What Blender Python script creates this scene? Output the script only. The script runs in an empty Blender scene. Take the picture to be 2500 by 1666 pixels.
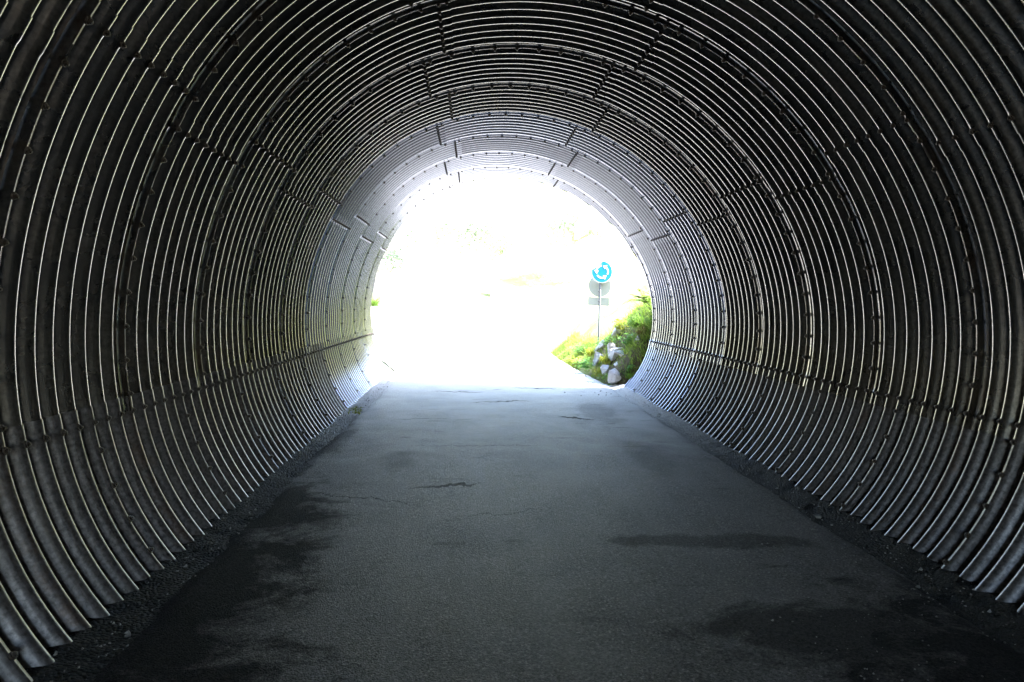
import bpy, bmesh, math, random
import numpy as np
from mathutils import Vector, Matrix

random.seed(7)
RNG = np.random.default_rng(7)
sc = bpy.context.scene
COL = sc.collection

# ------------------------------------------------------------------ camera
# tunnel axis = +Y, X to the right, Z up; road surface near Z = 0
CAM = Vector((0.0, 0.0, 1.66))
FPX = 1667.0
ax = Vector((1157 - 1250, -(735 - 833), FPX)).normalized()      # tunnel axis seen from the camera
rt = Vector((0, 1, 0)).cross(ax).normalized()
up = ax.cross(rt).normalized()
cam_d = bpy.data.cameras.new("camera")
cam_d.sensor_width = 36.0
cam_d.lens = FPX / 2500 * 36.0
cam_d.clip_start = 0.05
cam_d.clip_end = 3000
cam = bpy.data.objects.new("camera", cam_d)
COL.objects.link(cam)
cx_ = Vector((rt[0], ax[0], up[0]))
cy_ = Vector((rt[1], ax[1], up[1]))
cz_ = -Vector((rt[2], ax[2], up[2]))
m3 = Matrix((cx_, cy_, cz_)).transposed()
cam.matrix_world = Matrix.Translation(CAM) @ m3.to_4x4()
sc.camera = cam

# ------------------------------------------------------------------ light
SUN_EL, SUN_AZ = 50.0, 92.0           # azimuth from +Y clockwise (towards +X)
EXPOSURE = 4.12
world = bpy.data.worlds.new("World")
sc.world = world
world.use_nodes = True
wn = world.node_tree.nodes
wl = world.node_tree.links
sky = wn.new("ShaderNodeTexSky")
sky.sky_type = 'NISHITA'
sky.sun_disc = False
sky.sun_elevation = math.radians(SUN_EL)
sky.sun_rotation = math.radians(SUN_AZ)
sky.air_density = 1.2
sky.dust_density = 1.5
bg = wn["Background"]
bg.inputs[1].default_value = 0.15
wl.new(sky.outputs[0], bg.inputs[0])
sun_d = bpy.data.lights.new("sun", 'SUN')
sun_d.energy = 4.0
sun_d.angle = math.radians(0.5)
sun_d.color = (1.0, 0.95, 0.87)
sun = bpy.data.objects.new("sun", sun_d)
COL.objects.link(sun)
az, el = math.radians(SUN_AZ), math.radians(SUN_EL)
to_sun = Vector((math.sin(az) * math.cos(el), math.cos(az) * math.cos(el), math.sin(el)))
sun.rotation_euler = to_sun.to_track_quat('Z', 'Y').to_euler()

sc.view_settings.view_transform = 'Standard'
sc.view_settings.look = 'None'
sc.view_settings.exposure = EXPOSURE
sc.view_settings.gamma = 1.0
sc.cycles.max_bounces = 10
sc.cycles.diffuse_bounces = 6
sc.cycles.glossy_bounces = 6
sc.cycles.use_denoising = True
sc.cycles.sample_clamp_indirect = 3.0
sc.cycles.caustics_reflective = True


# ------------------------------------------------------------------ helpers
def link(o, parent=None):
    COL.objects.link(o)
    if parent is not None:
        o.parent = parent
    return o


def tag(o, label=None, cat=None, group=None, kind=None):
    if label: o["label"] = label
    if cat: o["category"] = cat
    if group: o["group"] = group
    if kind: o["kind"] = kind
    return o


def empty(name, loc=(0, 0, 0)):
    o = bpy.data.objects.new(name, None)
    o.location = loc
    o.empty_display_size = 0.2
    return link(o)


def mesh_obj(name, verts, faces, mat, parent=None, smooth=True):
    me = bpy.data.meshes.new(name)
    if isinstance(verts, np.ndarray): verts = verts.tolist()
    if isinstance(faces, np.ndarray): faces = faces.tolist()
    me.from_pydata(verts, [], faces)
    if smooth:
        me.polygons.foreach_set("use_smooth", [True] * len(me.polygons))
    me.update()
    me.materials.append(mat)
    return link(bpy.data.objects.new(name, me), parent)


def bm_obj(name, bm, mat, parent=None, smooth=False):
    me = bpy.data.meshes.new(name)
    bm.normal_update()
    bm.to_mesh(me)
    bm.free()
    if smooth:
        me.polygons.foreach_set("use_smooth", [True] * len(me.polygons))
    me.materials.append(mat)
    return link(bpy.data.objects.new(name, me), parent)


def sstep(a, b, x):
    t = np.clip((np.asarray(x, float) - a) / (b - a), 0, 1)
    return t * t * (3 - 2 * t)


def vnoise(x, y, seed=0):
    """smooth value noise on a lattice, about -1..1"""
    x = np.asarray(x, float); y = np.asarray(y, float)
    xi = np.floor(x).astype(np.int64); yi = np.floor(y).astype(np.int64)
    fx = x - xi; fy = y - yi
    fx = fx * fx * (3 - 2 * fx); fy = fy * fy * (3 - 2 * fy)
    def h(a, b):
        v = np.sin(a * 127.1 + b * 311.7 + seed * 74.7) * 43758.5453
        return (v - np.floor(v)) * 2 - 1
    return (h(xi, yi) * (1 - fx) + h(xi + 1, yi) * fx) * (1 - fy) + (h(xi, yi + 1) * (1 - fx) + h(xi + 1, yi + 1) * fx) * fy


# ------------------------------------------------------------------ materials
class NT:
    def __init__(s, name):
        s.m = bpy.data.materials.new(name)
        s.m.use_nodes = True
        s.t = s.m.node_tree
        s.b = s.t.nodes["Principled BSDF"]
        s.out = s.t.nodes["Material Output"]
    def n(s, typ, **kw):
        nd = s.t.nodes.new(typ)
        for k, v in kw.items(): setattr(nd, k, v)
        return nd
    def l(s, a, b): s.t.links.new(a, b)
    def val(s, nd, **kw):
        for k, v in kw.items(): nd.inputs[k.replace("_", " ")].default_value = v
        return nd
    def coord(s, scale=(1, 1, 1), kind="Object"):
        tc = s.n("ShaderNodeTexCoord")
        mp = s.n("ShaderNodeMapping")
        mp.inputs["Scale"].default_value = scale
        s.l(tc.outputs[kind], mp.inputs["Vector"])
        return mp.outputs[0]
    def noise(s, scale, detail=6, rough=0.55, vec=None, dist=0.0):
        nd = s.n("ShaderNodeTexNoise")
        nd.inputs["Scale"].default_value = scale
        nd.inputs["Detail"].default_value = detail
        nd.inputs["Roughness"].default_value = rough
        nd.inputs["Distortion"].default_value = dist
        if vec is not None: s.l(vec, nd.inputs["Vector"])
        return nd.outputs["Fac"]
    def ramp(s, fac, stops):
        r = s.n("ShaderNodeValToRGB")
        cr = r.color_ramp
        while len(cr.elements) < len(stops): cr.elements.new(0.5)
        for e, (p, c) in zip(cr.elements, stops):
            e.position = p
            e.color = (c, c, c, 1) if isinstance(c, (int, float)) else (*c, 1)
        s.l(fac, r.inputs[0])
        return r.outputs[0]
    def mix(s, fac, a, b, mode='MIX'):
        nd = s.n("ShaderNodeMix", data_type='RGBA', blend_type=mode)
        for sock, v in ((nd.inputs[0], fac), (nd.inputs[6], a), (nd.inputs[7], b)):
            if hasattr(v, "links"): s.l(v, sock)
            elif isinstance(v, (int, float)): sock.default_value = v
            else: sock.default_value = (*v, 1)
        return nd.outputs[2]
    def math(s, op, a, b=None, c=None):
        nd = s.n("ShaderNodeMath", operation=op)
        for i, v in enumerate((a, b, c)):
            if v is None: continue
            if hasattr(v, "links"): s.l(v, nd.inputs[i])
            else: nd.inputs[i].default_value = v
        return nd.outputs[0]
    def bump(s, height, dist=0.01, strength=1.0):
        b = s.n("ShaderNodeBump")
        b.inputs["Distance"].default_value = dist
        b.inputs["Strength"].default_value = strength
        s.l(height, b.inputs["Height"])
        s.l(b.outputs[0], s.b.inputs["Normal"])


def steel_material(name, light, dark, rough, dirt, metal, grain, coat=0.0, coat_rough=0.12):
    t = NT(name)
    v = t.coord()
    oi = t.n("ShaderNodeObjectInfo")
    spangle = t.noise(42, 4, 0.6, v)
    blotch = t.noise(2.3, 8, 0.62, v, 0.4)
    fine = t.noise(120, 3, 0.6, v)
    base = t.mix(t.ramp(spangle, [(0.35, 0.0), (0.68, 1.0)]), dark, light)
    per = t.math('MULTIPLY_ADD', oi.outputs["Random"], 0.34, 0.80)
    comb = t.n("ShaderNodeCombineColor")
    for i in range(3): t.l(per, comb.inputs[i])
    base = t.mix(1.0, base, comb.outputs[0], 'MULTIPLY')
    dm = t.ramp(blotch, [(0.42, 0.0), (0.78, 1.0)])
    dfac = t.math('MULTIPLY', dm, dirt)
    base = t.mix(dfac, base, (0.04, 0.034, 0.024))
    rust = t.ramp(t.noise(5.5, 6, 0.7, v, 0.8), [(0.62, 0.0), (0.80, 1.0)])
    base = t.mix(t.math('MULTIPLY', rust, dirt * 0.5), base, (0.11, 0.05, 0.02))
    # lime and water runs down the curved wall
    runs = t.ramp(t.noise(1.0, 7, 0.65, t.coord((0.5, 9.0, 0.5)), 0.3), [(0.56, 0.0), (0.72, 1.0)])
    base = t.mix(t.math('MULTIPLY', runs, dirt * 0.5), base, (0.30, 0.285, 0.25))
    # rust creeping out of the bolted ring seams
    sy = t.n("ShaderNodeSeparateXYZ"); t.l(v, sy.inputs[0])
    q = t.math('MULTIPLY', t.math('PINGPONG', t.math('MULTIPLY_ADD', sy.outputs[1], 1 / 1.2192, -4.572 / 1.2192 + 40.0), 0.5), 1.2192)
    seam = t.math('SUBTRACT', t.math('MULTIPLY_ADD', t.noise(4.5, 9, 0.75, v), 0.62, -0.25), q)
    base = t.mix(t.math('MULTIPLY', t.ramp(seam, [(0.0, 0.0), (0.10, 0.8)]), dirt), base, (0.085, 0.042, 0.018))
    t.l(base, t.b.inputs["Base Color"])
    met = t.math('MULTIPLY', metal, t.math('SUBTRACT', 1.0, t.math('MULTIPLY', dfac, 0.45)))
    t.l(met, t.b.inputs["Metallic"])
    rg = t.math('ADD', t.math('MULTIPLY_ADD', blotch, 0.16, rough - 0.08), t.math('MULTIPLY', dfac, 0.15))
    t.l(rg, t.b.inputs["Roughness"])
    t.bump(t.math('ADD', t.math('MULTIPLY', fine, 0.35), spangle), 0.0012, grain)
    t.b.inputs["Coat Weight"].default_value = coat
    t.b.inputs["Coat Roughness"].default_value = coat_rough
    return t.m


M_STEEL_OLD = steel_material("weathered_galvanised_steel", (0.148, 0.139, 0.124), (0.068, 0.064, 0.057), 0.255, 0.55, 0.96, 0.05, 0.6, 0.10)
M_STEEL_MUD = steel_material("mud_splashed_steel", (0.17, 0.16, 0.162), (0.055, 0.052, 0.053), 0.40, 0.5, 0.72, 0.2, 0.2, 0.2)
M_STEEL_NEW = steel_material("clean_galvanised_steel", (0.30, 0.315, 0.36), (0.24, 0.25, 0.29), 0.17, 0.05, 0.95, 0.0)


def simple(name, col, rough=0.5, metal=0.0, var=0.15, scale=20, bump=0.0):
    t = NT(name)
    v = t.coord()
    n = t.noise(scale, 5, 0.6, v)
    lo = tuple(c * (1 - var) for c in col); hi = tuple(min(1, c * (1 + var)) for c in col)
    t.l(t.mix(t.ramp(n, [(0.3, 0.0), (0.7, 1.0)]), lo, hi), t.b.inputs["Base Color"])
    t.b.inputs["Roughness"].default_value = rough
    t.b.inputs["Metallic"].default_value = metal
    if bump: t.bump(n, bump)
    return t.m


M_BOLT = simple("rusty_bolt_steel", (0.045, 0.036, 0.030), 0.6, 0.5, 0.4, 60)


def asphalt_material():
    t = NT("worn_asphalt")
    v = t.coord()
    agg = t.n("ShaderNodeTexVoronoi"); agg.inputs["Scale"].default_value = 95
    t.l(v, agg.inputs["Vector"])
    stone = t.n("ShaderNodeTexVoronoi"); stone.inputs["Scale"].default_value = 120
    t.l(v, stone.inputs["Vector"])
    grain = t.noise(70, 5, 0.75, v)
    lump = t.noise(26, 5, 0.7, v)
    wear = t.noise(0.9, 7, 0.6, v, 0.5)
    sep = t.n("ShaderNodeSeparateXYZ"); t.l(v, sep.inputs[0])
    X, Y = sep.outputs[0], sep.outputs[1]
    col = t.mix(t.ramp(grain, [(0.42, 0.0), (0.62, 1.0)]), (0.004, 0.0035, 0.0035), (0.066, 0.054, 0.051))
    sepc = t.n("ShaderNodeSeparateColor"); t.l(agg.outputs["Color"], sepc.inputs[0])
    pale = t.ramp(sepc.outputs[0], [(0.90, 0.0), (0.97, 1.0)])
    col = t.mix(t.math('MULTIPLY', pale, 0.55), col, (0.20, 0.18, 0.165))
    col = t.mix(t.ramp(wear, [(0.40, 0.0), (0.70, 0.5)]), col, (0.075, 0.07, 0.068), 'SCREEN')
    lanes = t.ramp(t.noise(1.0, 6, 0.6, t.coord((2.6, 0.22, 1)), 0.2), [(0.42, 0.0), (0.68, 0.5)])
    col = t.mix(lanes, col, (0.07, 0.066, 0.064))
    # daylight from the mouth painted into the road colour, palest at the exit
    mouth_light = t.math('ADD', t.math('MULTIPLY_ADD', Y, 1 / 7.0, -1.02), t.math('MULTIPLY', t.math('SUBTRACT', wear, 0.5), 0.7))
    col = t.mix(t.ramp(mouth_light, [(0.0, 0.0), (0.8, 0.85)]), col, (0.47, 0.46, 0.44))
    wet = None
    wob = t.math('MULTIPLY', t.math('SUBTRACT', t.noise(2.6, 12, 0.72, t.coord((0.9, 1.1, 1)), 0.4), 0.5), 2.6)
    # damp stains and cracks: (cx, cy, rx, ry, edge)
    for cx, cy, rx, ry, amt in DAMP:
        dx = t.math('DIVIDE', t.math('SUBTRACT', X, cx), rx)
        dy = t.math('DIVIDE', t.math('SUBTRACT', Y, cy), ry)
        d = t.math('SQRT', t.math('ADD', t.math('MULTIPLY', dx, dx), t.math('MULTIPLY', dy, dy)))
        d = t.math('ADD', d, wob)
        k = t.math('MULTIPLY', t.ramp(d, [(0.6, 1.0), (1.1, 0.0)]), amt)
        wet = k if wet is None else t.math('MAXIMUM', wet, k)
    streak = t.ramp(t.noise(1.0, 7, 0.68, t.coord((1.3, 3.4, 1)), 0.5), [(0.60, 0.0), (0.72, 0.75)])
    wet = t.math('MAXIMUM', wet, streak)
    crack = None
    cw = t.math('MULTIPLY', t.math('SUBTRACT', t.noise(5.0, 7, 0.7, t.coord((1, 0.3, 1))), 0.5), 0.5)
    for cx, cy, rx, wd, sl in CRACKS:
        dx = t.math('SUBTRACT', X, cx)
        u = t.math('DIVIDE', dx, rx)
        w_ = t.math('MULTIPLY', t.math('MAXIMUM', t.math('SUBTRACT', 1.0, t.math('MULTIPLY', u, u)), 0.0), wd)
        dy = t.math('ABSOLUTE', t.math('SUBTRACT', t.math('SUBTRACT', t.math('SUBTRACT', Y, cy), cw), t.math('MULTIPLY', dx, sl)))
        k = t.math('LESS_THAN', dy, w_)
        crack = k if crack is None else t.math('MAXIMUM', crack, k)
    wet = t.math('MAXIMUM', wet, crack)
    col = t.mix(t.math('MULTIPLY', wet, 0.86), col, (0.008, 0.008, 0.009))
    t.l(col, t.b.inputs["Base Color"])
    t.l(t.math('MULTIPLY_ADD', wet, 0.18, 0.62), t.b.inputs["Roughness"])
    gs = t.ramp(t.math('ADD', t.math('MULTIPLY', grain, 0.75), t.math('MULTIPLY', t.noise(28, 5, 0.8, v), 0.25)), [(0.40, 0.15), (0.60, 1.0)])
    laneg = t.math('MULTIPLY_ADD', t.noise(1.0, 6, 0.6, t.coord((2.2, 0.2, 1)), 0.2), 1.1, 0.45)
    t.l(t.math('MULTIPLY', t.math('MULTIPLY_ADD', wet, -0.34, 0.46), t.math('MULTIPLY', gs, laneg)), t.b.inputs["Specular IOR Level"])
    h = t.math('ADD', t.math('MULTIPLY', crack, -2.5), t.math('ADD', t.math('MULTIPLY', stone.outputs["Distance"], -0.8), t.math('ADD', t.math('MULTIPLY', lump, 0.25), t.math('MULTIPLY', grain, 1.0))))
    t.bump(h, 0.017, 1.0)
    return t.m


CRACKS = [(-0.25, 6.0, 0.34, 0.035, 0.25), (1.47, 9.7, 0.26, 0.06, -0.2), (0.1, 7.7, 0.8, 0.012, 0.1), (-0.9, 5.6, 0.5, 0.012, -0.3),
          (0.5, 11.2, 0.6, 0.03, 0.1), (-0.3, 12.3, 0.5, 0.03, 0.05), (1.2, 13.0, 0.5, 0.05, 0.0), (0.2, 5.2, 0.5, 0.008, 0.4), (-0.7, 9.4, 0.4, 0.02, 0.2)]
DAMP = [(-1.75, 5.2, 0.75, 1.0, 1.0), (-1.7, 3.9, 0.85, 1.2, 1.0), (-1.9, 2.4, 1.3, 1.6, 1.0), (1.95, 3.3, 0.9, 0.4, 0.8), (2.8, 2.6, 1.2, 1.5, 1.0),
        (1.7, 4.65, 0.9, 0.16, 0.6), (-0.75, 6.9, 0.22, 0.5, 0.3), (1.9, 7.4, 0.3, 0.9, 0.3), (1.9, 10.2, 0.35, 1.2, 0.35), (-1.7, 7.6, 0.3, 1.6, 0.7)]
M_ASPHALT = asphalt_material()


def dirt_material():
    t = NT("damp_gravelly_dirt")
    v = t.coord()
    vo = t.n("ShaderNodeTexVoronoi"); vo.inputs["Scale"].default_value = 55
    t.l(v, vo.inputs["Vector"])
    n = t.noise(14, 7, 0.7, v)
    col = t.mix(t.ramp(n, [(0.35, 0.0), (0.7, 1.0)]), (0.004, 0.0037, 0.0034), (0.018, 0.0165, 0.015))
    sep = t.n("ShaderNodeSeparateXYZ"); t.l(v, sep.inputs[0])
    mouth_light = t.math('ADD', t.math('MULTIPLY_ADD', sep.outputs[1], 1 / 7.0, -1.02), t.math('MULTIPLY', t.math('SUBTRACT', n, 0.5), 0.7))
    col = t.mix(t.ramp(mouth_light, [(0.0, 0.0), (0.8, 0.85)]), col, (0.46, 0.45, 0.43))  # verge colour also lightened towards the mouth to stand for daylight
    t.l(col, t.b.inputs["Base Color"])
    t.b.inputs["Roughness"].default_value = 0.78
    t.b.inputs["Specular IOR Level"].default_value = 0.18
    t.bump(t.math('ADD', t.math('MULTIPLY', vo.outputs["Distance"], -1.0), n), 0.02, 1.0)
    return t.m


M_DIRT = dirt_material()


def ground_material():
    t = NT("dry_meadow_ground")
    v = t.coord()
    a = t.noise(0.35, 8, 0.6, v, 0.3)
    b = t.noise(9, 6, 0.7, v)
    sx = t.n('ShaderNodeSeparateXYZ'); t.l(v, sx.inputs[0])
    c1 = t.mix(t.ramp(a, [(0.35, 0.0), (0.65, 1.0)]), (0.17, 0.18, 0.06), (0.25, 0.245, 0.11))
    # the ground gets paler towards the left, the right-hand slope greener
    c1 = t.mix(t.ramp(t.math('MULTIPLY_ADD', sx.outputs[0], -0.2, t.math('MULTIPLY', a, 0.6)), [(0.0, 0.0), (0.5, 1.0)]), c1, (0.36, 0.36, 0.26))
    col = t.mix(t.ramp(b, [(0.5, 0.0), (0.75, 0.6)]), c1, (0.12, 0.10, 0.06))
    sp = t.n('ShaderNodeSeparateXYZ'); t.l(v, sp.inputs[0])
    soil = t.ramp(t.math('MULTIPLY_ADD', sp.outputs[1], 0.1, t.math('MULTIPLY_ADD', a, 0.5, -1.05)), [(0.78, 1.0), (0.95, 0.0)])
    soil = t.math('MULTIPLY', soil, t.math('GREATER_THAN', sp.outputs[1], 8.0))
    pale = t.math('LESS_THAN', sp.outputs[1], -3.0)  # unseen ground behind the camera, made pale to bounce light into the tunnel
    col = t.mix(pale, col, t.mix(b, (0.20, 0.18, 0.145), (0.30, 0.27, 0.22)))
    col = t.mix(soil, col, t.mix(b, (0.03, 0.026, 0.015), (0.08, 0.07, 0.04)))
    t.l(col, t.b.inputs["Base Color"])
    t.b.inputs["Roughness"].default_value = 0.95
    t.b.inputs["Specular IOR Level"].default_value = 0.1
    t.bump(b, 0.06, 1.0)
    return t.m


M_GROUND = ground_material()


def foliage(name, lo, hi, scale=3.0, trans=0.35):
    t = NT(name)
    v = t.coord()
    n = t.noise(scale, 4, 0.6, v)
    col = t.mix(t.ramp(n, [(0.32, 0.0), (0.68, 1.0)]), lo, hi)
    t.l(col, t.b.inputs["Base Color"])
    t.b.inputs["Roughness"].default_value = 0.6
    t.b.inputs["Specular IOR Level"].default_value = 0.2
    tr = t.n("ShaderNodeBsdfTranslucent")
    t.l(col, tr.inputs["Color"])
    mx = t.n("ShaderNodeMixShader")
    mx.inputs[0].default_value = trans
    t.l(t.b.outputs[0], mx.inputs[1]); t.l(tr.outputs[0], mx.inputs[2])
    t.l(mx.outputs[0], t.out.inputs["Surface"])
    return t.m


M_GRASS = foliage("bank_grass", (0.09, 0.17, 0.022), (0.21, 0.28, 0.045), 2.2, 0.45)
M_TUFT = foliage("lush_grass", (0.06, 0.14, 0.014), (0.13, 0.23, 0.03), 6, 0.45)
M_FERN = foliage("fern_green", (0.07, 0.14, 0.012), (0.13, 0.21, 0.02), 5)
M_WEED = foliage("leafy_weed", (0.06, 0.17, 0.04), (0.12, 0.25, 0.05), 6, 0.45)
M_YELLOW = foliage("yellowing_weed", (0.15, 0.19, 0.02), (0.24, 0.26, 0.035), 6)
M_LEAF = foliage("tree_leaves", (0.23, 0.29, 0.20), (0.32, 0.35, 0.26), 0.7, 0.5)
M_DRY = foliage("dead_grass", (0.09, 0.07, 0.03), (0.15, 0.12, 0.05), 6)
M_BARK = simple("bark", (0.26, 0.23, 0.20), 0.9, 0, 0.4, 9, 0.03)


def rock_material():
    t = NT("grey_limestone")
    v = t.coord()
    a = t.noise(3.5, 8, 0.65, v, 0.3)
    f = t.noise(22, 6, 0.7, v)
    vo = t.n("ShaderNodeTexVoronoi", feature='DISTANCE_TO_EDGE'); vo.inputs["Scale"].default_value = 3.1
    wv = t.n("ShaderNodeMix", data_type='VECTOR')
    t.l(v, vo.inputs["Vector"])
    col = t.mix(t.ramp(a, [(0.32, 0.0), (0.68, 1.0)]), (0.25, 0.255, 0.275), (0.44, 0.45, 0.48))
    col = t.mix(t.ramp(f, [(0.56, 0.0), (0.70, 0.8)]), col, (0.07, 0.068, 0.065))
    col = t.mix(t.ramp(vo.outputs["Distance"], [(0.0, 0.5), (0.02, 0.0)]), col, (0.08, 0.078, 0.075))
    moss = t.ramp(t.noise(5, 6, 0.7, v), [(0.60, 0.0), (0.70, 0.8)])
    col = t.mix(moss, col, (0.07, 0.10, 0.03))
    t.l(col, t.b.inputs["Base Color"])
    t.b.inputs["Roughness"].default_value = 0.9
    t.bump(t.math('ADD', f, t.math('MULTIPLY', a, 2.0)), 0.05, 0.9)
    return t.m


M_ROCK = rock_material()
M_PEBBLE = simple("pale_pebble", (0.13, 0.127, 0.12), 0.85, 0, 0.5, 6)
M_SIGN_WHITE = simple("white_sign_film", (0.80, 0.81, 0.80), 0.4, 0, 0.03, 8)
M_SIGN_BLUE = simple("blue_sign_film", (0.004, 0.17, 0.29), 0.35, 0, 0.08, 6)
M_SIGN_BACK = simple("grey_sign_back", (0.37, 0.41, 0.415), 0.5, 0.1, 0.06, 8)
M_POST = simple("galvanised_post", (0.085, 0.10, 0.115), 0.5, 0.3, 0.15, 12)
M_CLAMP = simple("dark_clamp", (0.14, 0.14, 0.15), 0.5, 0.6, 0.2, 20)

# ------------------------------------------------------------------ tunnel profile
PC = np.array([0.6, -0.2 + 1.66])
FC = [2.7151, -0.0116, 0.1346, 0.1812, -0.0227, 0.0252, -0.0851, -0.0122, 0.0038, 0.0026, -0.0074]
PITCH, DEPTH = 0.1524, 0.068
RING = 8 * PITCH
D0 = 4.572                                 # where ring line number 0 stands


def prof_th(th):
    th = np.asarray(th, float)
    r = np.full_like(th, FC[0])
    for k in range(1, 6):
        r = r + FC[2 * k - 1] * np.cos(k * th) + FC[2 * k] * np.sin(k * th)
    return np.stack([PC[0] + r * np.cos(th), PC[1] + r * np.sin(th)], -1)


# clockwise from the bottom: theta runs from -90 deg backwards round the left side
_th = np.radians(np.linspace(-90, -450, 2881))
_p = prof_th(_th)
_seg = np.hypot(*np.diff(_p, axis=0).T)
_s = np.concatenate([[0], np.cumsum(_seg)])
PERIM = _s[-1]


def prof_s(s):
    s = np.asarray(s, float)
    th = np.interp(s, _s, _th)
    p = prof_th(th)
    e = 0.002
    t = prof_th(np.interp(s + e, _s, _th)) - prof_th(np.interp(s - e, _s, _th))
    t /= np.linalg.norm(t, axis=-1, keepdims=True)
    n_out = np.stack([-t[..., 1], t[..., 0]], -1)        # clockwise walk: outward is on the left
    return p, n_out


def s_of(x, y):
    """arc length of the profile point in the direction of tunnel point (x, y above eye level)"""
    a = math.atan2(y + 1.66 - PC[1], x - PC[0])
    a = math.degrees(a)
    while a > -90: a -= 360
    return float(np.interp(-math.radians(a), -_th, _s))


def d_end(x):
    return 14.47 - 0.343 * np.asarray(x, float)


D_BACK = D0 - 9 * RING
S_LH = s_of(-2.22, -0.72)
S_RH = s_of(3.46, -0.78)
SEAMS = {0: [s_of(-1.84, 1.33), s_of(-0.29, 2.43), s_of(1.6, 2.295), s_of(3.07, 1.055)],
         1: [s_of(-1.93, 1.11), s_of(-0.50, 2.36), s_of(1.4, 2.375), s_of(2.95, 1.245)]}
S_BOT0, S_BOT1 = s_of(-1.4, -2.05), s_of(2.6, -2.05)
LIP = 0.068
LAP = 0.10


def corr(d):
    # broad rounded crests towards the road, steep flanks, narrower valleys
    f = 2 * np.pi * (d - D0) / PITCH
    return 0.5 * DEPTH * ((1 - np.cos(f)) - 0.10 * (1 - np.cos(2 * f)))


def plate(s0, s1, da, db, mat, parent, lap=True, name="wall_plate", lipmax=0.024):
    """one bolted plate: da/db are the ring lines it spans; it laps over its neighbours by a lip"""
    s_end = s1 + (LAP if lap else 0)
    ns = max(3, int((s_end - s0) / 0.075) + 1)
    ss = np.linspace(s0, s_end, ns)
    if lap:
        ss = np.concatenate([ss, [s1 - 0.03, s1 - 0.005]]); ss.sort()
    lips = np.array([-LIP, -LIP + 0.012, -0.05, -0.035, -0.02, -0.008])
    body = np.linspace(0, db - da, int(round((db - da) / PITCH)) * 12 + 1)
    dd = np.concatenate([lips, body]) + da
    off = corr(dd)
    li = dd < da - 1e-6
    off[li] = np.minimum(off[li], lipmax) - 0.005
    P, Nn = prof_s(ss)
    lapo = -0.005 * sstep(s1 - 0.03, s1 + 0.0, ss) if lap else np.zeros_like(ss)
    # slight buckles of the thin steel
    O = off[None, :] + lapo[:, None] + 0.004 * vnoise(ss[:, None] * 1.3, dd[None, :] * 0.9, 3)
    D = np.minimum(dd[None, :].repeat(len(ss), 0), d_end(P[:, 0])[:, None])
    X = P[:, 0][:, None] + Nn[:, 0][:, None] * O
    Z = P[:, 1][:, None] + Nn[:, 1][:, None] * O
    V = np.stack([X, D, Z], -1).reshape(-1, 3)
    n1, n2 = len(ss), len(dd)
    i, j = np.meshgrid(np.arange(n1 - 1), np.arange(n2 - 1), indexing='ij')
    a = (i * n2 + j).ravel(); b = a + 1; c = a + n2 + 1; d = a + n2
    F = np.stack([a, b, c, d], -1)
    keep = ~((np.abs(V[a, 1] - V[b, 1]) < 1e-6) & (np.abs(V[d, 1] - V[c, 1]) < 1e-6))
    F = F[keep]
    if len(F) == 0: return None
    return mesh_obj(name, V, F, mat, parent)


tunnel = empty("corrugated_tunnel", (PC[0], 0, 0))
tag(tunnel, "dark round tunnel of corrugated bolted steel plates arching over the asphalt road", "tunnel")
T = bpy.data.objects.new("dummy", None)
bolts = []                                   # (pos, inward normal)


def add_bolts(ss, dd, extra=0.0):
    P, Nn = prof_s(ss)
    for p, n, d in zip(P, Nn, dd):
        if d < D_BACK + 0.05 or d > d_end(p[0]) - 0.03: continue
        q = p - n * (0.006 + extra)
        bolts.append((Vector((q[0], d, q[1])), Vector((-n[0], 0, -n[1]))))


def at_origin(o):
    """plates are modelled in place; keep their mesh there although the tunnel's empty stands at its base"""
    if o is not None:
        o.matrix_parent_inverse = Matrix.Translation(tunnel.location).inverted()


for k in range(-9, 9):
    da, db = D0 + k * RING, D0 + (k + 1) * RING
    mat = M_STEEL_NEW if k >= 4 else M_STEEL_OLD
    sm = SEAMS[0] if (k % 2 == 1) else SEAMS[1]
    if k < -3:
        at_origin(plate(S_LH, S_RH, da, db, M_STEEL_OLD, tunnel, False))
    else:
        cuts = [S_LH] + sm + [S_RH]
        for a, b in zip(cuts[:-1], cuts[1:]):
            at_origin(plate(a, b, da, db, mat, tunnel, True))
    # haunch plates: their rings start three corrugations nearer
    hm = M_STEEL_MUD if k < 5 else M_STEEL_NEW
    ha, hb = da - 3 * PITCH, db - 3 * PITCH
    at_origin(plate(S_BOT0, S_LH, ha, hb, hm, tunnel, True, 'wall_plate', 0.05))
    at_origin(plate(S_RH, S_BOT1, ha, hb, hm, tunnel, False, 'wall_plate', 0.05))
    if k >= -1:
        crest = da + PITCH * np.arange(0, 8)
        for s in sm:
            add_bolts(np.full(8, s), crest)
        for s in (S_LH, S_RH):
            add_bolts(np.full(8, s), crest)
        nb = int((S_RH - S_LH) / 0.222)
        add_bolts(S_LH + 0.11 + np.arange(nb) * 0.222, np.full(nb, da))
        for a, b in ((S_BOT0, S_LH), (S_RH, S_BOT1)):
            n2 = int((b - a) / 0.222)
            add_bolts(a + 0.11 + np.arange(n2) * 0.222, np.full(n2, ha))


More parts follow.
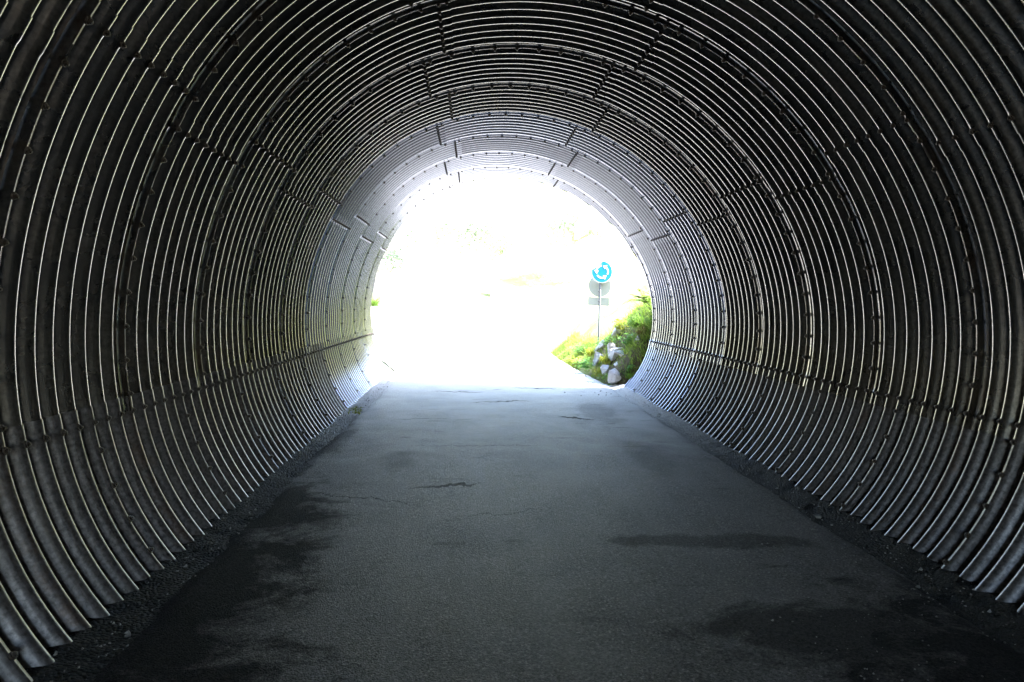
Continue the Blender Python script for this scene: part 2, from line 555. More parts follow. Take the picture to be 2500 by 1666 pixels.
def hex_bolt_bm(bm, M):
    def ring(r, h, n, rot=0.0):
        return [bm.verts.new(M @ Vector((r * math.cos(2 * math.pi * i / n + rot), r * math.sin(2 * math.pi * i / n + rot), h))) for i in range(n)]
    def tubef(a, b):
        n = len(a)
        for i in range(n): bm.faces.new((a[i], a[(i + 1) % n], b[(i + 1) % n], b[i]))
    w0 = ring(0.020, -0.004, 10); w1 = ring(0.019, 0.004, 10); h0 = ring(0.0145, 0.004, 6); h1 = ring(0.0145, 0.012, 6); h2 = ring(0.011, 0.0145, 6)
    t0 = ring(0.007, 0.0145, 6); t1 = ring(0.007, 0.021, 6)
    tubef(w0, w1); bm.faces.new(w1)
    tubef(h0, h1); tubef(h1, h2); bm.faces.new(h2)
    tubef(t0, t1); bm.faces.new(t1)


def frame(pos, n):
    return Matrix.Translation(pos) @ n.to_track_quat('Z', 'Y').to_matrix().to_4x4()


Rinv = cam.matrix_world.inverted()


def shown(pos):
    q = Rinv @ pos
    z = -q.z
    if z < 0.3: return None
    u, v = q.x / z * FPX, q.y / z * FPX
    if abs(u) > 1255 or abs(v) > 838 or pos.z < -0.03: return None
    return z


near = sorted([(shown(p), i) for i, (p, n) in enumerate(bolts) if shown(p) is not None])[:100]
nearset = {i for _, i in near}
bm = bmesh.new(); hex_bolt_bm(bm, Matrix())
bolt_me = bpy.data.meshes.new("bolt"); bm.to_mesh(bolt_me); bm.free()
bolt_me.materials.append(M_BOLT)
for i in sorted(nearset):
    o = bpy.data.objects.new("bolt", bolt_me)
    o.matrix_world = frame(*bolts[i])
    link(o, tunnel)
    o.matrix_parent_inverse = Matrix.Translation(tunnel.location).inverted()
bm = bmesh.new()
for i, (p, n) in enumerate(bolts):
    if i not in nearset: hex_bolt_bm(bm, frame(p, n))
rest = bm_obj("bolt", bm, M_BOLT, tunnel)
rest["kind"] = "stuff"
rest.matrix_parent_inverse = Matrix.Translation(tunnel.location).inverted()


# ------------------------------------------------------------------ ground, road, embankment
def road_z(x, y=None):
    return 0.06 - 0.0253 * (np.asarray(x, float) + 1.85)


def right_edge(y):
    y = np.asarray(y, float)
    return 2.75 - 0.25 * sstep(14, 20, y) + np.maximum(0, y - 25) * 0.6


def left_edge(y):
    y = np.asarray(y, float)
    return -2.0 - 0.4 * sstep(15, 18, y) - np.maximum(0, y - 17) * 0.7


def ground_z(x, y):
    x = np.asarray(x, float); y = np.asarray(y, float)
    base = road_z(np.clip(x, -4, 4)) - 0.07
    out = sstep(0.12, 0.75, y - np.maximum(d_end(np.clip(x, -3, 4.6)), 12.9))
    t = np.maximum(0, x - right_edge(y))
    steep = 1.35 - 0.55 * sstep(15.5, 18.5, y)
    h = steep * np.minimum(t, 1.4) + 0.55 * np.clip(t - 1.4, 0, 25) + 0.25 * np.clip(t - 26, 0, 120)
    h = h + 0.10 * sstep(0, 0.8, t) * vnoise(x * 2.1, y * 2.1, 1)
    tl = np.maximum(0, left_edge(y) - x)
    h = h + 0.5 * np.clip(tl, 0, 12) + 0.2 * np.clip(tl - 12, 0, 120)
    far = np.maximum(0, y - 58)
    h = h + 0.30 * np.clip(far, 0, 120) + 0.1 * np.clip(far - 120, 0, 400)
    h = h + sstep(20, 60, np.hypot(x, y)) * (0.5 * vnoise(x * 0.15, y * 0.15, 2) + 1.6 * vnoise(x * 0.03, y * 0.03, 5)) * sstep(0.0, 3.0, t + tl + far)
    behind = sstep(-8, -30, y)
    return base + h * out + 0.0 * behind


def axis_pts(lo, hi, f0, f1, fine, growth=1.22):
    a = list(np.arange(f0, f1 + 1e-6, fine))
    st = fine; p = f1
    while p < hi:
        st *= growth; p += st; a.append(min(p, hi))
    st = fine; p = f0
    while p > lo:
        st *= growth; p -= st; a.insert(0, max(p, lo))
    return np.array(a)


def grid(name, xs, ys, zf, mat):
    X, Y = np.meshgrid(xs, ys, indexing='ij')
    V = np.stack([X, Y, zf(X, Y)], -1).reshape(-1, 3)
    n1, n2 = len(xs), len(ys)
    i, j = np.meshgrid(np.arange(n1 - 1), np.arange(n2 - 1), indexing='ij')
    a = (i * n2 + j).ravel()
    F = np.stack([a, a + n2, a + n2 + 1, a + 1], -1)
    return mesh_obj(name, V, F, mat)


ground = grid("ground", axis_pts(-900, 900, -4, 7, 0.12, 1.2), axis_pts(-700, 1300, 12.5, 24, 0.15, 1.16), ground_z, M_GROUND)
tag(ground, kind="structure")


def strip(name, ys, x0f, x1f, nx, zf, mat):
    V = []
    for y in ys:
        a, b = float(x0f(y)), float(x1f(y))
        for i in range(nx + 1):
            x = a + (b - a) * i / nx
            V.append((x, y, float(zf(x, y))))
    F = []
    for j in range(len(ys) - 1):
        for i in range(nx):
            p = j * (nx + 1) + i
            F.append((p, p + 1, p + nx + 2, p + nx + 1))
    return mesh_obj(name, V, F, mat)


def edge_l(y): return -1.66 + 0.03 * float(vnoise(y * 2.3, 0, 11)) - max(0, y - 15.3) * 0.25 - max(0, y - 22) * 0.5
def edge_r(y): return 2.74 + 0.03 * float(vnoise(y * 2.1, 0, 12)) - 0.15 * float(sstep(14, 18, y)) + max(0, y - 25) * 0.6


def road_surf(x, y):
    l, r = edge_l(y), edge_r(y)
    e = min(x - l, r - x)
    z = float(road_z(x)) + 0.012 * float(vnoise(x * 1.4, y * 0.9, 21)) + 0.006 * float(vnoise(x * 4, y * 3, 22))
    # worn, slightly sunken edges of the asphalt
    return z - 0.03 * max(0, 1 - e / 0.10) ** 1.5


ROAD_YS = list(np.arange(-9, 24, 0.12)) + list(np.arange(24, 58, 0.6))
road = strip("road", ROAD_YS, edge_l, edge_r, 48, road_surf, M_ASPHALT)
tag(road, kind="structure")
GY = list(np.arange(-9, 15.6, 0.08))


def gut(x, y): return float(road_z(x)) - 0.02 + 0.012 * float(vnoise(x * 9, y * 7, 31)) + 0.012 * float(vnoise(x * 22, y * 20, 32))


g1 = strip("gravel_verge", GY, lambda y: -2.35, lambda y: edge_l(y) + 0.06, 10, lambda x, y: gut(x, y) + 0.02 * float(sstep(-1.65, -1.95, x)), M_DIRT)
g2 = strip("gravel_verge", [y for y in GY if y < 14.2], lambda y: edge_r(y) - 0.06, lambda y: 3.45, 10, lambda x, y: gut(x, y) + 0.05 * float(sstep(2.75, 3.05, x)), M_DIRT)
tag(g1, kind="structure"); tag(g2, kind="structure")

# embankment over the tunnel: two end faces with the tunnel's opening in them and a grassy top
th = np.linspace(0, 2 * math.pi, 97)[:-1]
EMB_H, EMB_W = 9.5, 40.0


def outer_pt(a):
    c, s = math.cos(a), math.sin(a)
    t = 1e9
    if abs(c) > 1e-6: t = min(t, EMB_W / abs(c))
    if s > 1e-6: t = min(t, (EMB_H - PC[1]) / s)
    if s < -1e-6: t = min(t, (PC[1] + 1.5) / -s)
    return np.array([PC[0] + t * c, PC[1] + t * s])


inner = prof_th(th); inner = PC + (inner - PC) * (1 + 0.07 / np.linalg.norm(inner - PC, axis=1, keepdims=True))
outer = np.array([outer_pt(a) for a in th])
V = []; F = []
n = len(th)
for side in (0, 1):
    for p in inner:
        y = d_end(p[0]) - 0.06 if side == 0 else D_BACK + 0.05
        V.append((p[0], float(y), p[1]))
    for fr in (0.35, 1.0):
        for p, q in zip(inner, outer):
            m = p + (q - p) * (fr if fr == 1 else min(1, 0.9 / np.linalg.norm(q - p)))
            hgt = max(0.0, m[1] - 4.4)
            y = d_end(np.clip(m[0], -6, 6)) - 0.06 - hgt * 0.2 if side == 0 else D_BACK + 0.05 + hgt * 0.2
            V.append((m[0], float(y), m[1]))
for side in (0, 1):
    o = side * 3 * n
    for lv in (0, 1):
        for i in range(n):
            j = (i + 1) % n
            F.append((o + lv * n + i, o + lv * n + j, o + (lv + 1) * n + j, o + (lv + 1) * n + i))
for i in range(n):
    j = (i + 1) % n
    F.append((2 * n + i, 2 * n + j, 5 * n + j, 5 * n + i))
emb = mesh_obj("embankment", V, F, M_GROUND, None, False)
tag(emb, kind="structure")


# ------------------------------------------------------------------ gravel
def rock_bm(size, seed, rough=0.10, sub=2, npts=16):
    r = random.Random(seed)
    bm = bmesh.new()
    for _ in range(npts):
        v = Vector((r.gauss(0, 1), r.gauss(0, 1), r.gauss(0, 1))).normalized() * r.uniform(0.72, 1.1)
        bm.verts.new((v.x * size[0], v.y * size[1], v.z * size[2]))
    bmesh.ops.convex_hull(bm, input=bm.verts)
    loose = [v for v in bm.verts if not v.link_faces]
    bmesh.ops.delete(bm, geom=loose, context='VERTS')
    if sub:
        bmesh.ops.bevel(bm, geom=bm.edges[:], offset=min(size) * 0.05, segments=2, affect='EDGES', clamp_overlap=True)
        bmesh.ops.triangulate(bm, faces=bm.faces[:])
        for _ in range(sub):
            le = max(size) * 0.16 / (1 + _)
            bmesh.ops.subdivide_edges(bm, edges=[e for e in bm.edges if e.calc_length() > le], cuts=1)
            bmesh.ops.triangulate(bm, faces=bm.faces[:])
        bm.normal_update()
        from mathutils import noise as mn
        ms = max(size)
        offs = Vector((seed * 3.1, seed * 1.7, 0))
        for v in bm.verts:
            p = v.co / ms * 2.2 + offs
            a = mn.fractal(p, 1.0, 2.0, 4) * rough * ms * 0.6
            b = abs(mn.noise(p * 1.7)) * rough * ms * 0.8
            v.co += v.normal * (a - b)
    return bm


def scatter_gravel():
    V = []; F = []
    base = rock_bm((1, 1, 0.7), 3, 0, 0, 11)
    bv = np.array([v.co[:] for v in base.verts]); bf = [[v.index for v in f.verts] for f in base.faces]
    base.verts.index_update(); base.free()
    spots = []
    for _ in range(1500):
        if RNG.random() < 0.5:
            y = RNG.uniform(1.5, 15); x = -1.62 - abs(RNG.normal(0.08, 0.14))
            if x < -2.0: continue
        else:
            y = RNG.uniform(1.5, 13.4); x = 2.74 + RNG.normal(0.1, 0.14)
            if x > 3.1: continue
        spots.append((x, y, RNG.uniform(0.003, 0.009) if RNG.random() < 0.96 else RNG.uniform(0.010, 0.018)))
    for _ in range(260):
        spots.append((RNG.normal(1.9, 0.75), RNG.uniform(2.2, 4.6), RNG.uniform(0.003, 0.008)))
    for _ in range(90):
        spots.append((RNG.normal(2.3, 0.25), RNG.uniform(12, 17), RNG.uniform(0.006, 0.02)))
    for _ in range(120):
        spots.append((RNG.uniform(-1.4, 2.4), RNG.uniform(2.0, 14), RNG.uniform(0.003, 0.007)))
    for x, y, s in spots:
        l, r = edge_l(y), edge_r(y)
        z = road_surf(x, y) if l < x < r else gut(x, y) + (0.04 * float(sstep(-1.65, -1.95, x)) if x < 0 else 0.05 * float(sstep(2.75, 3.05, x)))
        a = RNG.uniform(0, 6.28); ca, sa = math.cos(a), math.sin(a)
        q = bv * s * RNG.uniform(0.7, 1.3, 3)
        q = np.stack([q[:, 0] * ca - q[:, 1] * sa + x, q[:, 0] * sa + q[:, 1] * ca + y, q[:, 2] + z + s * 0.3], -1)
        o = len(V); V.extend(q.tolist()); F.extend([[o + i for i in f] for f in bf])
    return mesh_obj("gravel", V, F, M_PEBBLE, None, False)


tag(scatter_gravel(), kind="stuff")


def stone(name, loc, size, seed, rz, label, cat, group=None, mat=None, tilt=(0, 0), rough=0.12, sub=2, npts=16):
    o = bm_obj(name, rock_bm(size, seed, rough, sub, npts), mat or M_ROCK, None, False)
    o.location = loc
    o.rotation_euler = (tilt[0], tilt[1], rz)
    return tag(o, label, cat, group)


# ------------------------------------------------------------------ plants
class Leaves:
    def __init__(s): s.V = []; s.F = []
    def blade(s, base, direction, length, width, droop, segs=4):
        d = Vector(direction).normalized()
        side = d.cross(Vector((0, 0, 1)))
        if side.length < 1e-3: side = Vector((1, 0, 0))
        side.normalize()
        a = RNG.uniform(-0.9, 0.9)
        side = side * math.cos(a) + d.cross(side) * math.sin(a)
        p = Vector(base); o = len(s.V)
        for i in range(segs + 1):
            f = i / segs
            w = width * 0.5 * (1 - f ** 1.6) + 0.0004
            s.V.append((p - side * w)[:]); s.V.append((p + side * w)[:])
            d = (d + Vector((0, 0, -droop / segs))).normalized()
            p = p + d * (length / segs)
        for i in range(segs):
            q = o + 2 * i
            s.F.append((q, q + 1, q + 3, q + 2))
    def leaf(s, base, direction, length, width, droop=0.3):
        d = Vector(direction).normalized()
        side = d.cross(Vector((RNG.normal(0, 0.5), RNG.normal(0, 0.5), 1)))
        side.normalize()
        p = Vector(base); o = len(s.V)
        for f, w in ((0, 0.08), (0.3, 0.9), (0.62, 0.8), (1, 0.04)):
            c = p + d * (length * f) + Vector((0, 0, -droop * length * f * f))
            s.V.append((c - side * w * width * 0.5)[:]); s.V.append((c + side * w * width * 0.5)[:])
        for i in range(3):
            q = o + 2 * i
            s.F.append((q, q + 1, q + 3, q + 2))
    def obj(s, name, mat, parent=None): return mesh_obj(name, s.V, s.F, mat, parent)


def rdir(up=1.0, spread=0.6):
    a = RNG.uniform(0, 6.283)
    return Vector((math.cos(a) * spread * RNG.uniform(0.2, 1), math.sin(a) * spread * RNG.uniform(0.2, 1), up))


# bank grass: nobody could count it
gl = Leaves()
cnt = 0
while cnt < 16000:
    y = 13.6 + 9 * RNG.random() ** 1.7
    x = float(right_edge(y)) + (2.6 - 1.7 * float(sstep(15, 19, y))) * RNG.random() ** 1.3 - 0.03
    if y < float(d_end(min(x, 4.6))) + 0.35: continue
    if float(vnoise(x * 2.6, y * 2.2, 41)) < -0.25 and RNG.random() < 0.75: continue
    t = x - float(right_edge(y))
    L = RNG.uniform(0.08, 0.24) * (0.6 + min(t, 1.0) * 0.8)
    gl.blade((x, y, float(ground_z(x, y)) - 0.02), rdir(1.0, 0.9), L, RNG.uniform(0.007, 0.018), RNG.uniform(0.3, 1.3), 3)
    cnt += 1
while cnt < 18500:
    y = 15.9 + 10 * RNG.random() ** 1.5
    x = float(left_edge(y)) - 3.0 * RNG.random() ** 1.5
    gl.blade((x, y, float(ground_z(x, y)) - 0.02), rdir(1.0, 0.9), RNG.uniform(0.08, 0.25), RNG.uniform(0.006, 0.014), RNG.uniform(0.3, 1.3), 3)
    cnt += 1
tag(gl.obj("grass", M_GRASS), kind="stuff")


def at(px, py, d):
    """the place at depth d along the tunnel that lies towards a point measured in the photograph"""
    v = m3 @ Vector(((px - 1250) / FPX, -(py - 833) / FPX, -1.0))
    return CAM + v * (d / v.y)


def grass_tuft(px, py, d, n, length, droop, mat, label, group=None, hang=0.0, name="grass_tuft", cat="grass tuft", spread=0.7):
    lv = Leaves()
    for _ in range(n):
        b = Vector((RNG.normal(0, length * 0.18), RNG.normal(0, length * 0.18), RNG.uniform(-0.05, 0.02)))
        dr = rdir(1.0, spread)
        dr.x -= hang * RNG.uniform(0.2, 1)
        lv.blade(b, dr, length * RNG.uniform(0.5, 1.1), RNG.uniform(0.007, 0.016), droop * RNG.uniform(0.5, 1.4), 5)
    o = lv.obj(name, mat)
    o.location = at(px, py, d)
    return tag(o, label, cat, group)


def weed(px, py, d, n, h, mat, label, leafw=0.35, name="leafy_weed", cat="weed", group=None):
    root = empty(name, at(px, py, d))
    tag(root, label, cat, group)
    st = Leaves(); lv = Leaves()
    for _ in range(n):
        b = Vector((RNG.normal(0, h * 0.35), RNG.normal(0, h * 0.35), -0.05))
        dr = rdir(1.0, 0.55).normalized()
        L = h * RNG.uniform(0.5, 1.1)
        st.blade(b, dr, L, 0.012, 0.25, 4)
        k = int(7 + 5 * RNG.random())
        for i in range(k):
            f = (i + 1) / k
            p = b + dr * (L * f) + Vector((0, 0, -0.12 * L * f * f))
            a = i * 2.4 + RNG.uniform(-.4, .4)
            lv.leaf(p, Vector((math.cos(a), math.sin(a), 0.35)), h * 0.36 * RNG.uniform(0.7, 1.2), h * 0.36 * leafw, 0.4)
    st.obj("stem", mat, root); lv.obj("foliage", mat, root)
    return root


def fern(px, py, d, n, L, label, lean=(-0.6, -0.3)):
    root = empty("fern", at(px, py, d))
    tag(root, label, "fern")
    for k in range(n):
        lv = Leaves()
        a = RNG.uniform(0, 6.28)
        dr = Vector((math.cos(a) * 0.6 + lean[0], math.sin(a) * 0.6 + lean[1], 1.1)).normalized()
        p = Vector((RNG.normal(0, 0.03), RNG.normal(0, 0.03), 0)); ln = L * RNG.uniform(0.6, 1.1)
        segs = 16
        for i in range(segs):
            f = i / segs
            side = dr.cross(Vector((0, 0, 1))).normalized()
            w = ln * 0.26 * (math.sin(math.pi * min(1, f * 0.85 + 0.15)) ** 0.8)
            for sgn in (-1, 1):
                lv.leaf(p, side * sgn + dr * 0.45, w, w * 0.28, 0.25)
            q = p + dr * (ln / segs)
            lv.blade(p, dr, ln / segs * 1.1, 0.007, 0.0, 1)
            p = q
            dr = (dr + Vector((0, 0, -1.5 / segs))).normalized()
        lv.obj("frond", M_FERN, root)
    return root


# boulders of the right bank, placed just outside the tunnel's mouth
def boulder(px, py, d, size, seed, rz, label, tilt=(0, 0), rough=0.06, npts=10):
    return stone("boulder", at(px, py, d), tuple(1.22 * q for q in size), seed, rz, label, "boulder", "boulders on the right bank", None, tilt, rough, 2, npts)


boulder(1506, 920, 13.9, (0.20, 0.22, 0.20), 11, 0.4, "big grey boulder at the road edge, lowest one by the tunnel mouth")
boulder(1533, 872, 14.6, (0.34, 0.20, 0.11), 24, -0.2, "long pale slab of rock lying tilted towards the tunnel wall", (0.25, 0.38), 0.08)
boulder(1528, 898, 14.5, (0.25, 0.20, 0.15), 35, 0.3, "broad pale boulder under the tilted long slab", (0.2, 0.25))
boulder(1505, 858, 15.0, (0.14, 0.16, 0.26), 47, 0.5, "upright pale rock standing left of the tilted slab", (0, 0.35))
boulder(1492, 855, 15.2, (0.10, 0.14, 0.20), 51, 1.0, "narrow grey rock wedged beside the upright pale rock", (0, 0.2))
boulder(1556, 845, 14.3, (0.13, 0.18, 0.32), 62, 0.2, "tall pale rock under the overhanging grass beside the dark tunnel gap", (0, -0.1))
boulder(1464, 842, 16.6, (0.15, 0.18, 0.20), 73, 0.8, "pale rock at the foot of the sign post")
boulder(1458, 877, 15.9, (0.14, 0.15, 0.19), 88, 0.1, "whitish flat-faced rock amid weeds near the road edge", (0, 0.15), 0.08)
boulder(1513, 812, 16.0, (0.22, 0.22, 0.20), 95, 0.6, "large pale rock high on the bank half hidden by weeds")
boulder(1478, 903, 14.6, (0.10, 0.11, 0.13), 104, 0.9, "small mossy grey rock left of the lowest boulder")

grass_tuft(1562, 795, 14.3, 330, 0.42, 1.6, M_TUFT, "thick overhanging tuft of long green grass against the tunnel rim", None, 0.7)
grass_tuft(1574, 812, 14.1, 70, 0.36, 2.6, M_DRY, "brownish dead grass drooping under the overhanging green tuft", None, 0.6)
grass_tuft(1480, 885, 15.0, 160, 0.24, 1.1, M_YELLOW, "yellow-green grass tuft between the whitish rock and the slab")
grass_tuft(1462, 915, 14.9, 130, 0.22, 1.2, M_YELLOW, "yellow-green grass tuft at the road edge below the whitish rock")
grass_tuft(1440, 865, 16.6, 130, 0.26, 0.9, M_YELLOW, "tall yellowish grass tuft just below the sign post")
grass_tuft(1540, 925, 13.75, 90, 0.22, 1.0, M_TUFT, "dark green grass tuft in the gap beside the tunnel wall")
fern(1581, 742, 14.1, 12, 0.58, "bright green fern leaning out over the tunnel rim", (-0.75, -0.2))
fern(1530, 560, 26.0, 6, 0.8, "pale fern-like plant high on the slope at the arch edge", (-0.3, -0.2))
weed(1540, 838, 14.6, 16, 0.30, M_WEED, "broad-leaved green weed growing between the slab and the tall pale rock", 0.45)
weed(1487, 838, 15.6, 14, 0.26, M_WEED, "dark green weed behind the narrow grey rock")
weed(1430, 895, 15.9, 22, 0.28, M_WEED, "bushy green weed at the road edge left of the whitish rock")
weed(1405, 890, 17.5, 22, 0.28, M_YELLOW, "low yellow-green weed patch at the far end of the verge")
weed(1474, 922, 14.3, 10, 0.18, M_TUFT, "small bright weed beside the lowest boulder")
weed(1520, 800, 15.3, 18, 0.30, M_YELLOW, "yellow-green weed over the large high rock")
weed(1420, 858, 18.5, 18, 0.30, M_WEED, "green weed clump on the bank left of the sign post")
weed(1545, 905, 13.9, 12, 0.22, M_WEED, "shaded dark weed behind the lowest boulder by the wall")
# small plants inside the tunnel, at the foot of the left wall
weed(867, 1003, 9.6, 9, 0.12, M_YELLOW, "tiny yellow-green weed sprouting at the left wall inside the tunnel", 0.5)
weed(965, 917, 14.6, 7, 0.12, M_WEED, "tiny green weed at the foot of the left tunnel mouth", 0.5)
# left of the mouth
stone("boulder", at(911, 795, 15.8), (0.16, 0.3, 0.30), 120, 0.2, "brownish rock glimpsed beyond the left tunnel rim", "boulder")
grass_tuft(908, 745, 15.8, 160, 0.36, 1.6, M_TUFT, "dark olive tuft hanging by the left tunnel rim", None, -0.6)

# loose stones inside
for i, (px, py, d, s, lab) in enumerate([
    (1998, 1268, 5.80, 0.040, "largest loose stone at the foot of the right wall"),
    (2030, 1285, 5.60, 0.016, "pale chip beside the largest loose stone by the right wall"),
    (2268, 1395, 4.45, 0.022, "small pale stone at the right wall nearest the camera"),
    (1706, 1585, 3.55, 0.010, "single white pebble lying on the road near the bottom of the picture"),
    (398, 1358, 4.0, 0.026, "pale stone on the left wall ledge near the camera"),
    (2084, 1487, 3.85, 0.010, "pale pebble on the dark damp patch of the road")]):
    p = at(px, py, d)
    # drop onto the road along the sight line's ground point
    v = (p - CAM)
    zt = float(road_z(p.x)) if -1.5 < p.x < 2.6 else float(road_z(p.x)) - 0.02
    k = (zt - CAM.z) / v.z
    p = CAM + v * k
    stone("stone", (p.x, p.y, zt + s * 0.5), (s, s * 0.9, s * 0.7), 200 + i, i * 1.1, lab, "stone", "loose stones in the tunnel", M_PEBBLE, (0, 0), 0.1, 1, 12)


# ------------------------------------------------------------------ road sign
def disc_bm(r, t, n=64, bevel=0.004):
    bm = bmesh.new()
    def ring(rr, y): return [bm.verts.new((rr * math.cos(2 * math.pi * i / n), y, rr * math.sin(2 * math.pi * i / n))) for i in range(n)]
    a = ring(r - bevel, 0); b = ring(r, bevel); c = ring(r, t - bevel); d = ring(r - bevel, t)
    for p, q in ((a, b), (b, c), (c, d)):
        for i in range(n): bm.faces.new((p[i], p[(i + 1) % n], q[(i + 1) % n], q[i]))
    bm.faces.new(a); bm.faces.new(list(reversed(d)))
    return bm


def flat_bm(poly, y0, y1):
    bm = bmesh.new()
    a = [bm.verts.new((x, y0, z)) for x, z in poly]; b = [bm.verts.new((x, y1, z)) for x, z in poly]
    n = len(poly)
    bm.faces.new(a); bm.faces.new(list(reversed(b)))
    for i in range(n): bm.faces.new((a[i], b[i], b[(i + 1) % n], a[(i + 1) % n]))
    bmesh.ops.recalc_face_normals(bm, faces=bm.faces[:])
    return bm


def post_bm(p0, p1, r, n=20):
    bm = bmesh.new()
    p0, p1 = Vector(p0), Vector(p1)
    M = (p1 - p0).to_track_quat('Z', 'Y').to_matrix()
    rings = [[bm.verts.new(p + M @ Vector((rr * math.cos(2 * math.pi * i / n), rr * math.sin(2 * math.pi * i / n), 0))) for i in range(n)]
             for p, rr in ((p0, r), (p1, r), (p1 + (p1 - p0).normalized() * 0.008, r * 0.6))]
    for a, b in zip(rings[:-1], rings[1:]):
        for i in range(n): bm.faces.new((a[i], a[(i + 1) % n], b[(i + 1) % n], b[i]))
    bm.faces.new(rings[-1])
    return bm


SD = 18.0
base = at(1460.5, 832, SD)
sign = empty("road_sign", base)
tag(sign, "blue round sign with white arrows on a slim grey post beside the boulders", "road sign")
c_blue = at(1469, 664, SD) - base
c_back = at(1465, 698, SD) - base
c_rect = at(1462, 736.5, SD) - base
top = at(1467, 642, SD) - base
bm_obj("post", post_bm((0, 0, -0.25), top, 0.028), M_POST, sign, True)
blue = bm_obj("round_sign", disc_bm(0.30, 0.014), M_SIGN_WHITE, sign)
blue.location = c_blue + Vector((0, -0.052, 0)); blue.rotation_euler = (0, 0, math.radians(8))
fld = bm_obj("blue_field", disc_bm(0.276, 0.004, 64, 0.0005), M_SIGN_BLUE, blue); fld.location = (0, -0.004, 0)
for rot in (0, 120, 240):
    poly = []
    a0, a1, a2 = -145, -72, -38
    for a in np.linspace(a0, a1, 14): poly.append((0.150 * math.cos(math.radians(a + rot)), 0.150 * math.sin(math.radians(a + rot))))
    tip = (0.158 * math.cos(math.radians(a2 + rot)), 0.158 * math.sin(math.radians(a2 + rot)))
    inn = (0.100 * math.cos(math.radians(a1 - 4 + rot)), 0.100 * math.sin(math.radians(a1 - 4 + rot)))
    out = (0.226 * math.cos(math.radians(a1 + 2 + rot)), 0.226 * math.sin(math.radians(a1 + 2 + rot)))
    arc_out = [(0.182 * math.cos(math.radians(a + rot)), 0.182 * math.sin(math.radians(a + rot))) for a in np.linspace(a0, a1, 14)]
    arc_in = [(0.142 * math.cos(math.radians(a + rot)), 0.142 * math.sin(math.radians(a + rot))) for a in np.linspace(a0, a1, 14)]
    poly = arc_out + [out, tip, inn] + arc_in[::-1]
    ar = bm_obj("arrow", flat_bm(poly, -0.0075, -0.0045), M_SIGN_WHITE, blue)
# white patch along the upper left of the rim
pol = [(0.2745 * math.cos(math.radians(a)), 0.2745 * math.sin(math.radians(a))) for a in np.linspace(88, 168, 24)]
pol += [(r * math.cos(math.radians(a)), r * math.sin(math.radians(a))) for a, r in ((165, 0.245), (150, 0.215), (138, 0.20), (124, 0.185), (112, 0.20), (100, 0.22), (92, 0.25))]
bm_obj("white_patch", flat_bm(pol, -0.0065, -0.0043), M_SIGN_WHITE, blue)
bk = bm_obj("round_plate", disc_bm(0.302, 0.012), M_SIGN_BACK, sign)
bk.location = c_back + Vector((0, 0.036, 0)); bk.rotation_euler = (0, 0, math.radians(-4))
bm = bmesh.new()
w, h, r = 0.285, 0.112, 0.03
poly = []
for cxx, czz, a0 in ((w - r, h - r, 0), (-w + r, h - r, 90), (-w + r, -h + r, 180), (w - r, -h + r, 270)):
    for a in np.linspace(a0, a0 + 90, 7): poly.append((cxx + r * math.cos(math.radians(a)), czz + r * math.sin(math.radians(a))))
bm.free()
rp = bm_obj("rectangular_plate", flat_bm(poly, 0, 0.012), M_SIGN_BACK, sign)
rp.location = c_rect + Vector((0, 0.036, 0)); rp.rotation_euler = (0, math.radians(2.5), math.radians(-6))
for zz, cc in ((0.12, c_back), (-0.16, c_back), (0.0, c_rect)):
    cl = bm_obj("clamp", post_bm((0, 0, -0.018), (0, 0, 0.018), 0.036), M_CLAMP, sign)
    cl.location = (c_rect.x + (c_back.x - c_rect.x) * 0.6, 0, cc.z + zz)


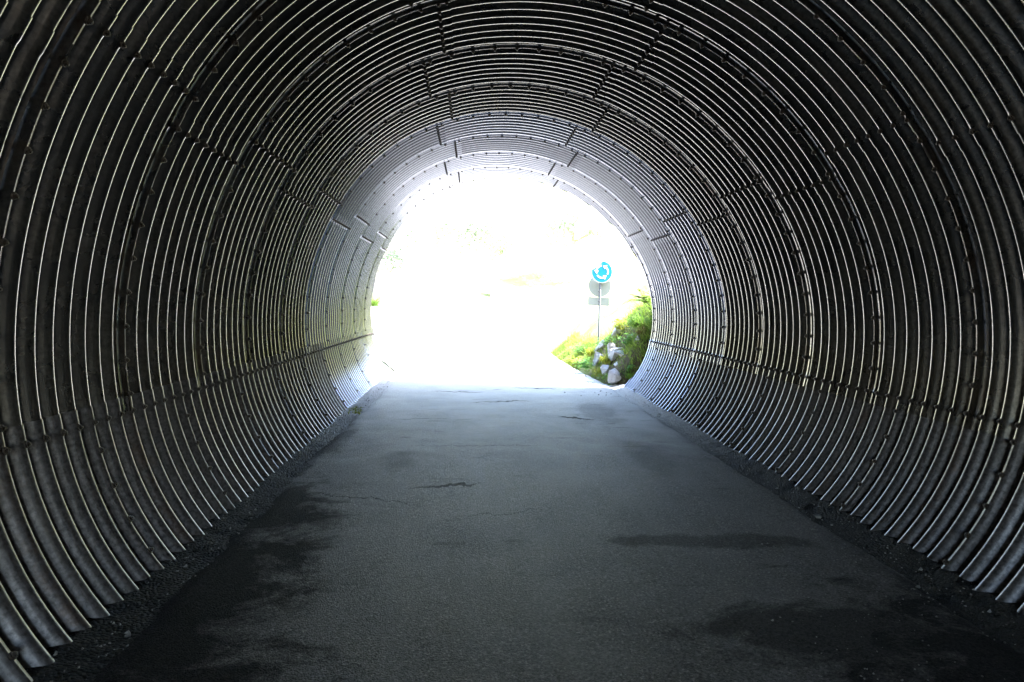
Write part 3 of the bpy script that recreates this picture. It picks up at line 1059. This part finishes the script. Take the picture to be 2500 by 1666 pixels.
# ------------------------------------------------------------------ trees beyond
def tree(x, y, h, cr, label, seed):
    r = random.Random(seed)
    z = float(ground_z(x, y)) - 0.2
    root = empty("leafy_tree", (x, y, z))
    tag(root, label, "tree", "trees on the far slope")
    bm = bmesh.new()
    def limb(p0, p1, r0, r1, n=7):
        p0, p1 = Vector(p0), Vector(p1)
        mid = (p0 + p1) / 2 + Vector((r.uniform(-1, 1), r.uniform(-1, 1), 0)) * (p1 - p0).length * 0.06
        pts = [(p0, r0), (mid, (r0 + r1) / 2), (p1, r1)]
        M = (p1 - p0).to_track_quat('Z', 'Y').to_matrix()
        rg = [[bm.verts.new(p + M @ Vector((q * math.cos(6.283 * i / n), q * math.sin(6.283 * i / n), 0))) for i in range(n)] for p, q in pts]
        for a, b in zip(rg[:-1], rg[1:]):
            for i in range(n): bm.faces.new((a[i], a[(i + 1) % n], b[(i + 1) % n], b[i]))
    limb((0, 0, 0), (0.1, 0, h * 0.5), 0.035 * h, 0.02 * h)
    limb((0.1, 0, h * 0.5), (0, 0.1, h * 0.92), 0.02 * h, 0.005 * h)
    lv = Leaves()
    for k in range(13):
        a = k * 2.4 + r.uniform(-.4, .4); f = r.uniform(0.3, 0.95)
        z0 = h * (0.25 + 0.55 * f * 0.9)
        rad = cr * (1 - abs(f - 0.5) * 1.1) * r.uniform(0.7, 1.1)
        e = Vector((math.cos(a) * rad, math.sin(a) * rad, z0 + h * 0.14 * r.uniform(0.3, 1.4)))
        limb((0.05, 0, z0), e, 0.011 * h, 0.003 * h, 5)
        for _ in range(170):
            c = e * 1.0 + Vector((r.gauss(0, 1), r.gauss(0, 1), r.gauss(0, 0.75))) * cr * 0.26
            d = Vector((r.gauss(0, 1), r.gauss(0, 1), r.gauss(0, 0.6)))
            lv.leaf(c, d, 0.32 * r.uniform(0.6, 1.2), 0.2, 0.2)
    bm_obj("trunk", bm, M_BARK, root, True)
    lv.obj("crown", M_LEAF, root)


tree(-3.4, 62, 8.5, 3.0, "pale leafy tree left of the middle of the bright opening", 1)
tree(1.6, 60, 8.0, 2.6, "leafy tree with dark gaps in the middle of the bright opening", 2)
tree(-8.5, 60, 7.0, 2.6, "faint leafy tree at the left side of the bright opening", 3)
tree(9.5, 66, 8.0, 2.8, "leafy tree high on the slope behind the road sign", 4)
tree(-14.0, 68, 9.0, 3.2, "leafy tree on the slope hidden past the left rim", 5)
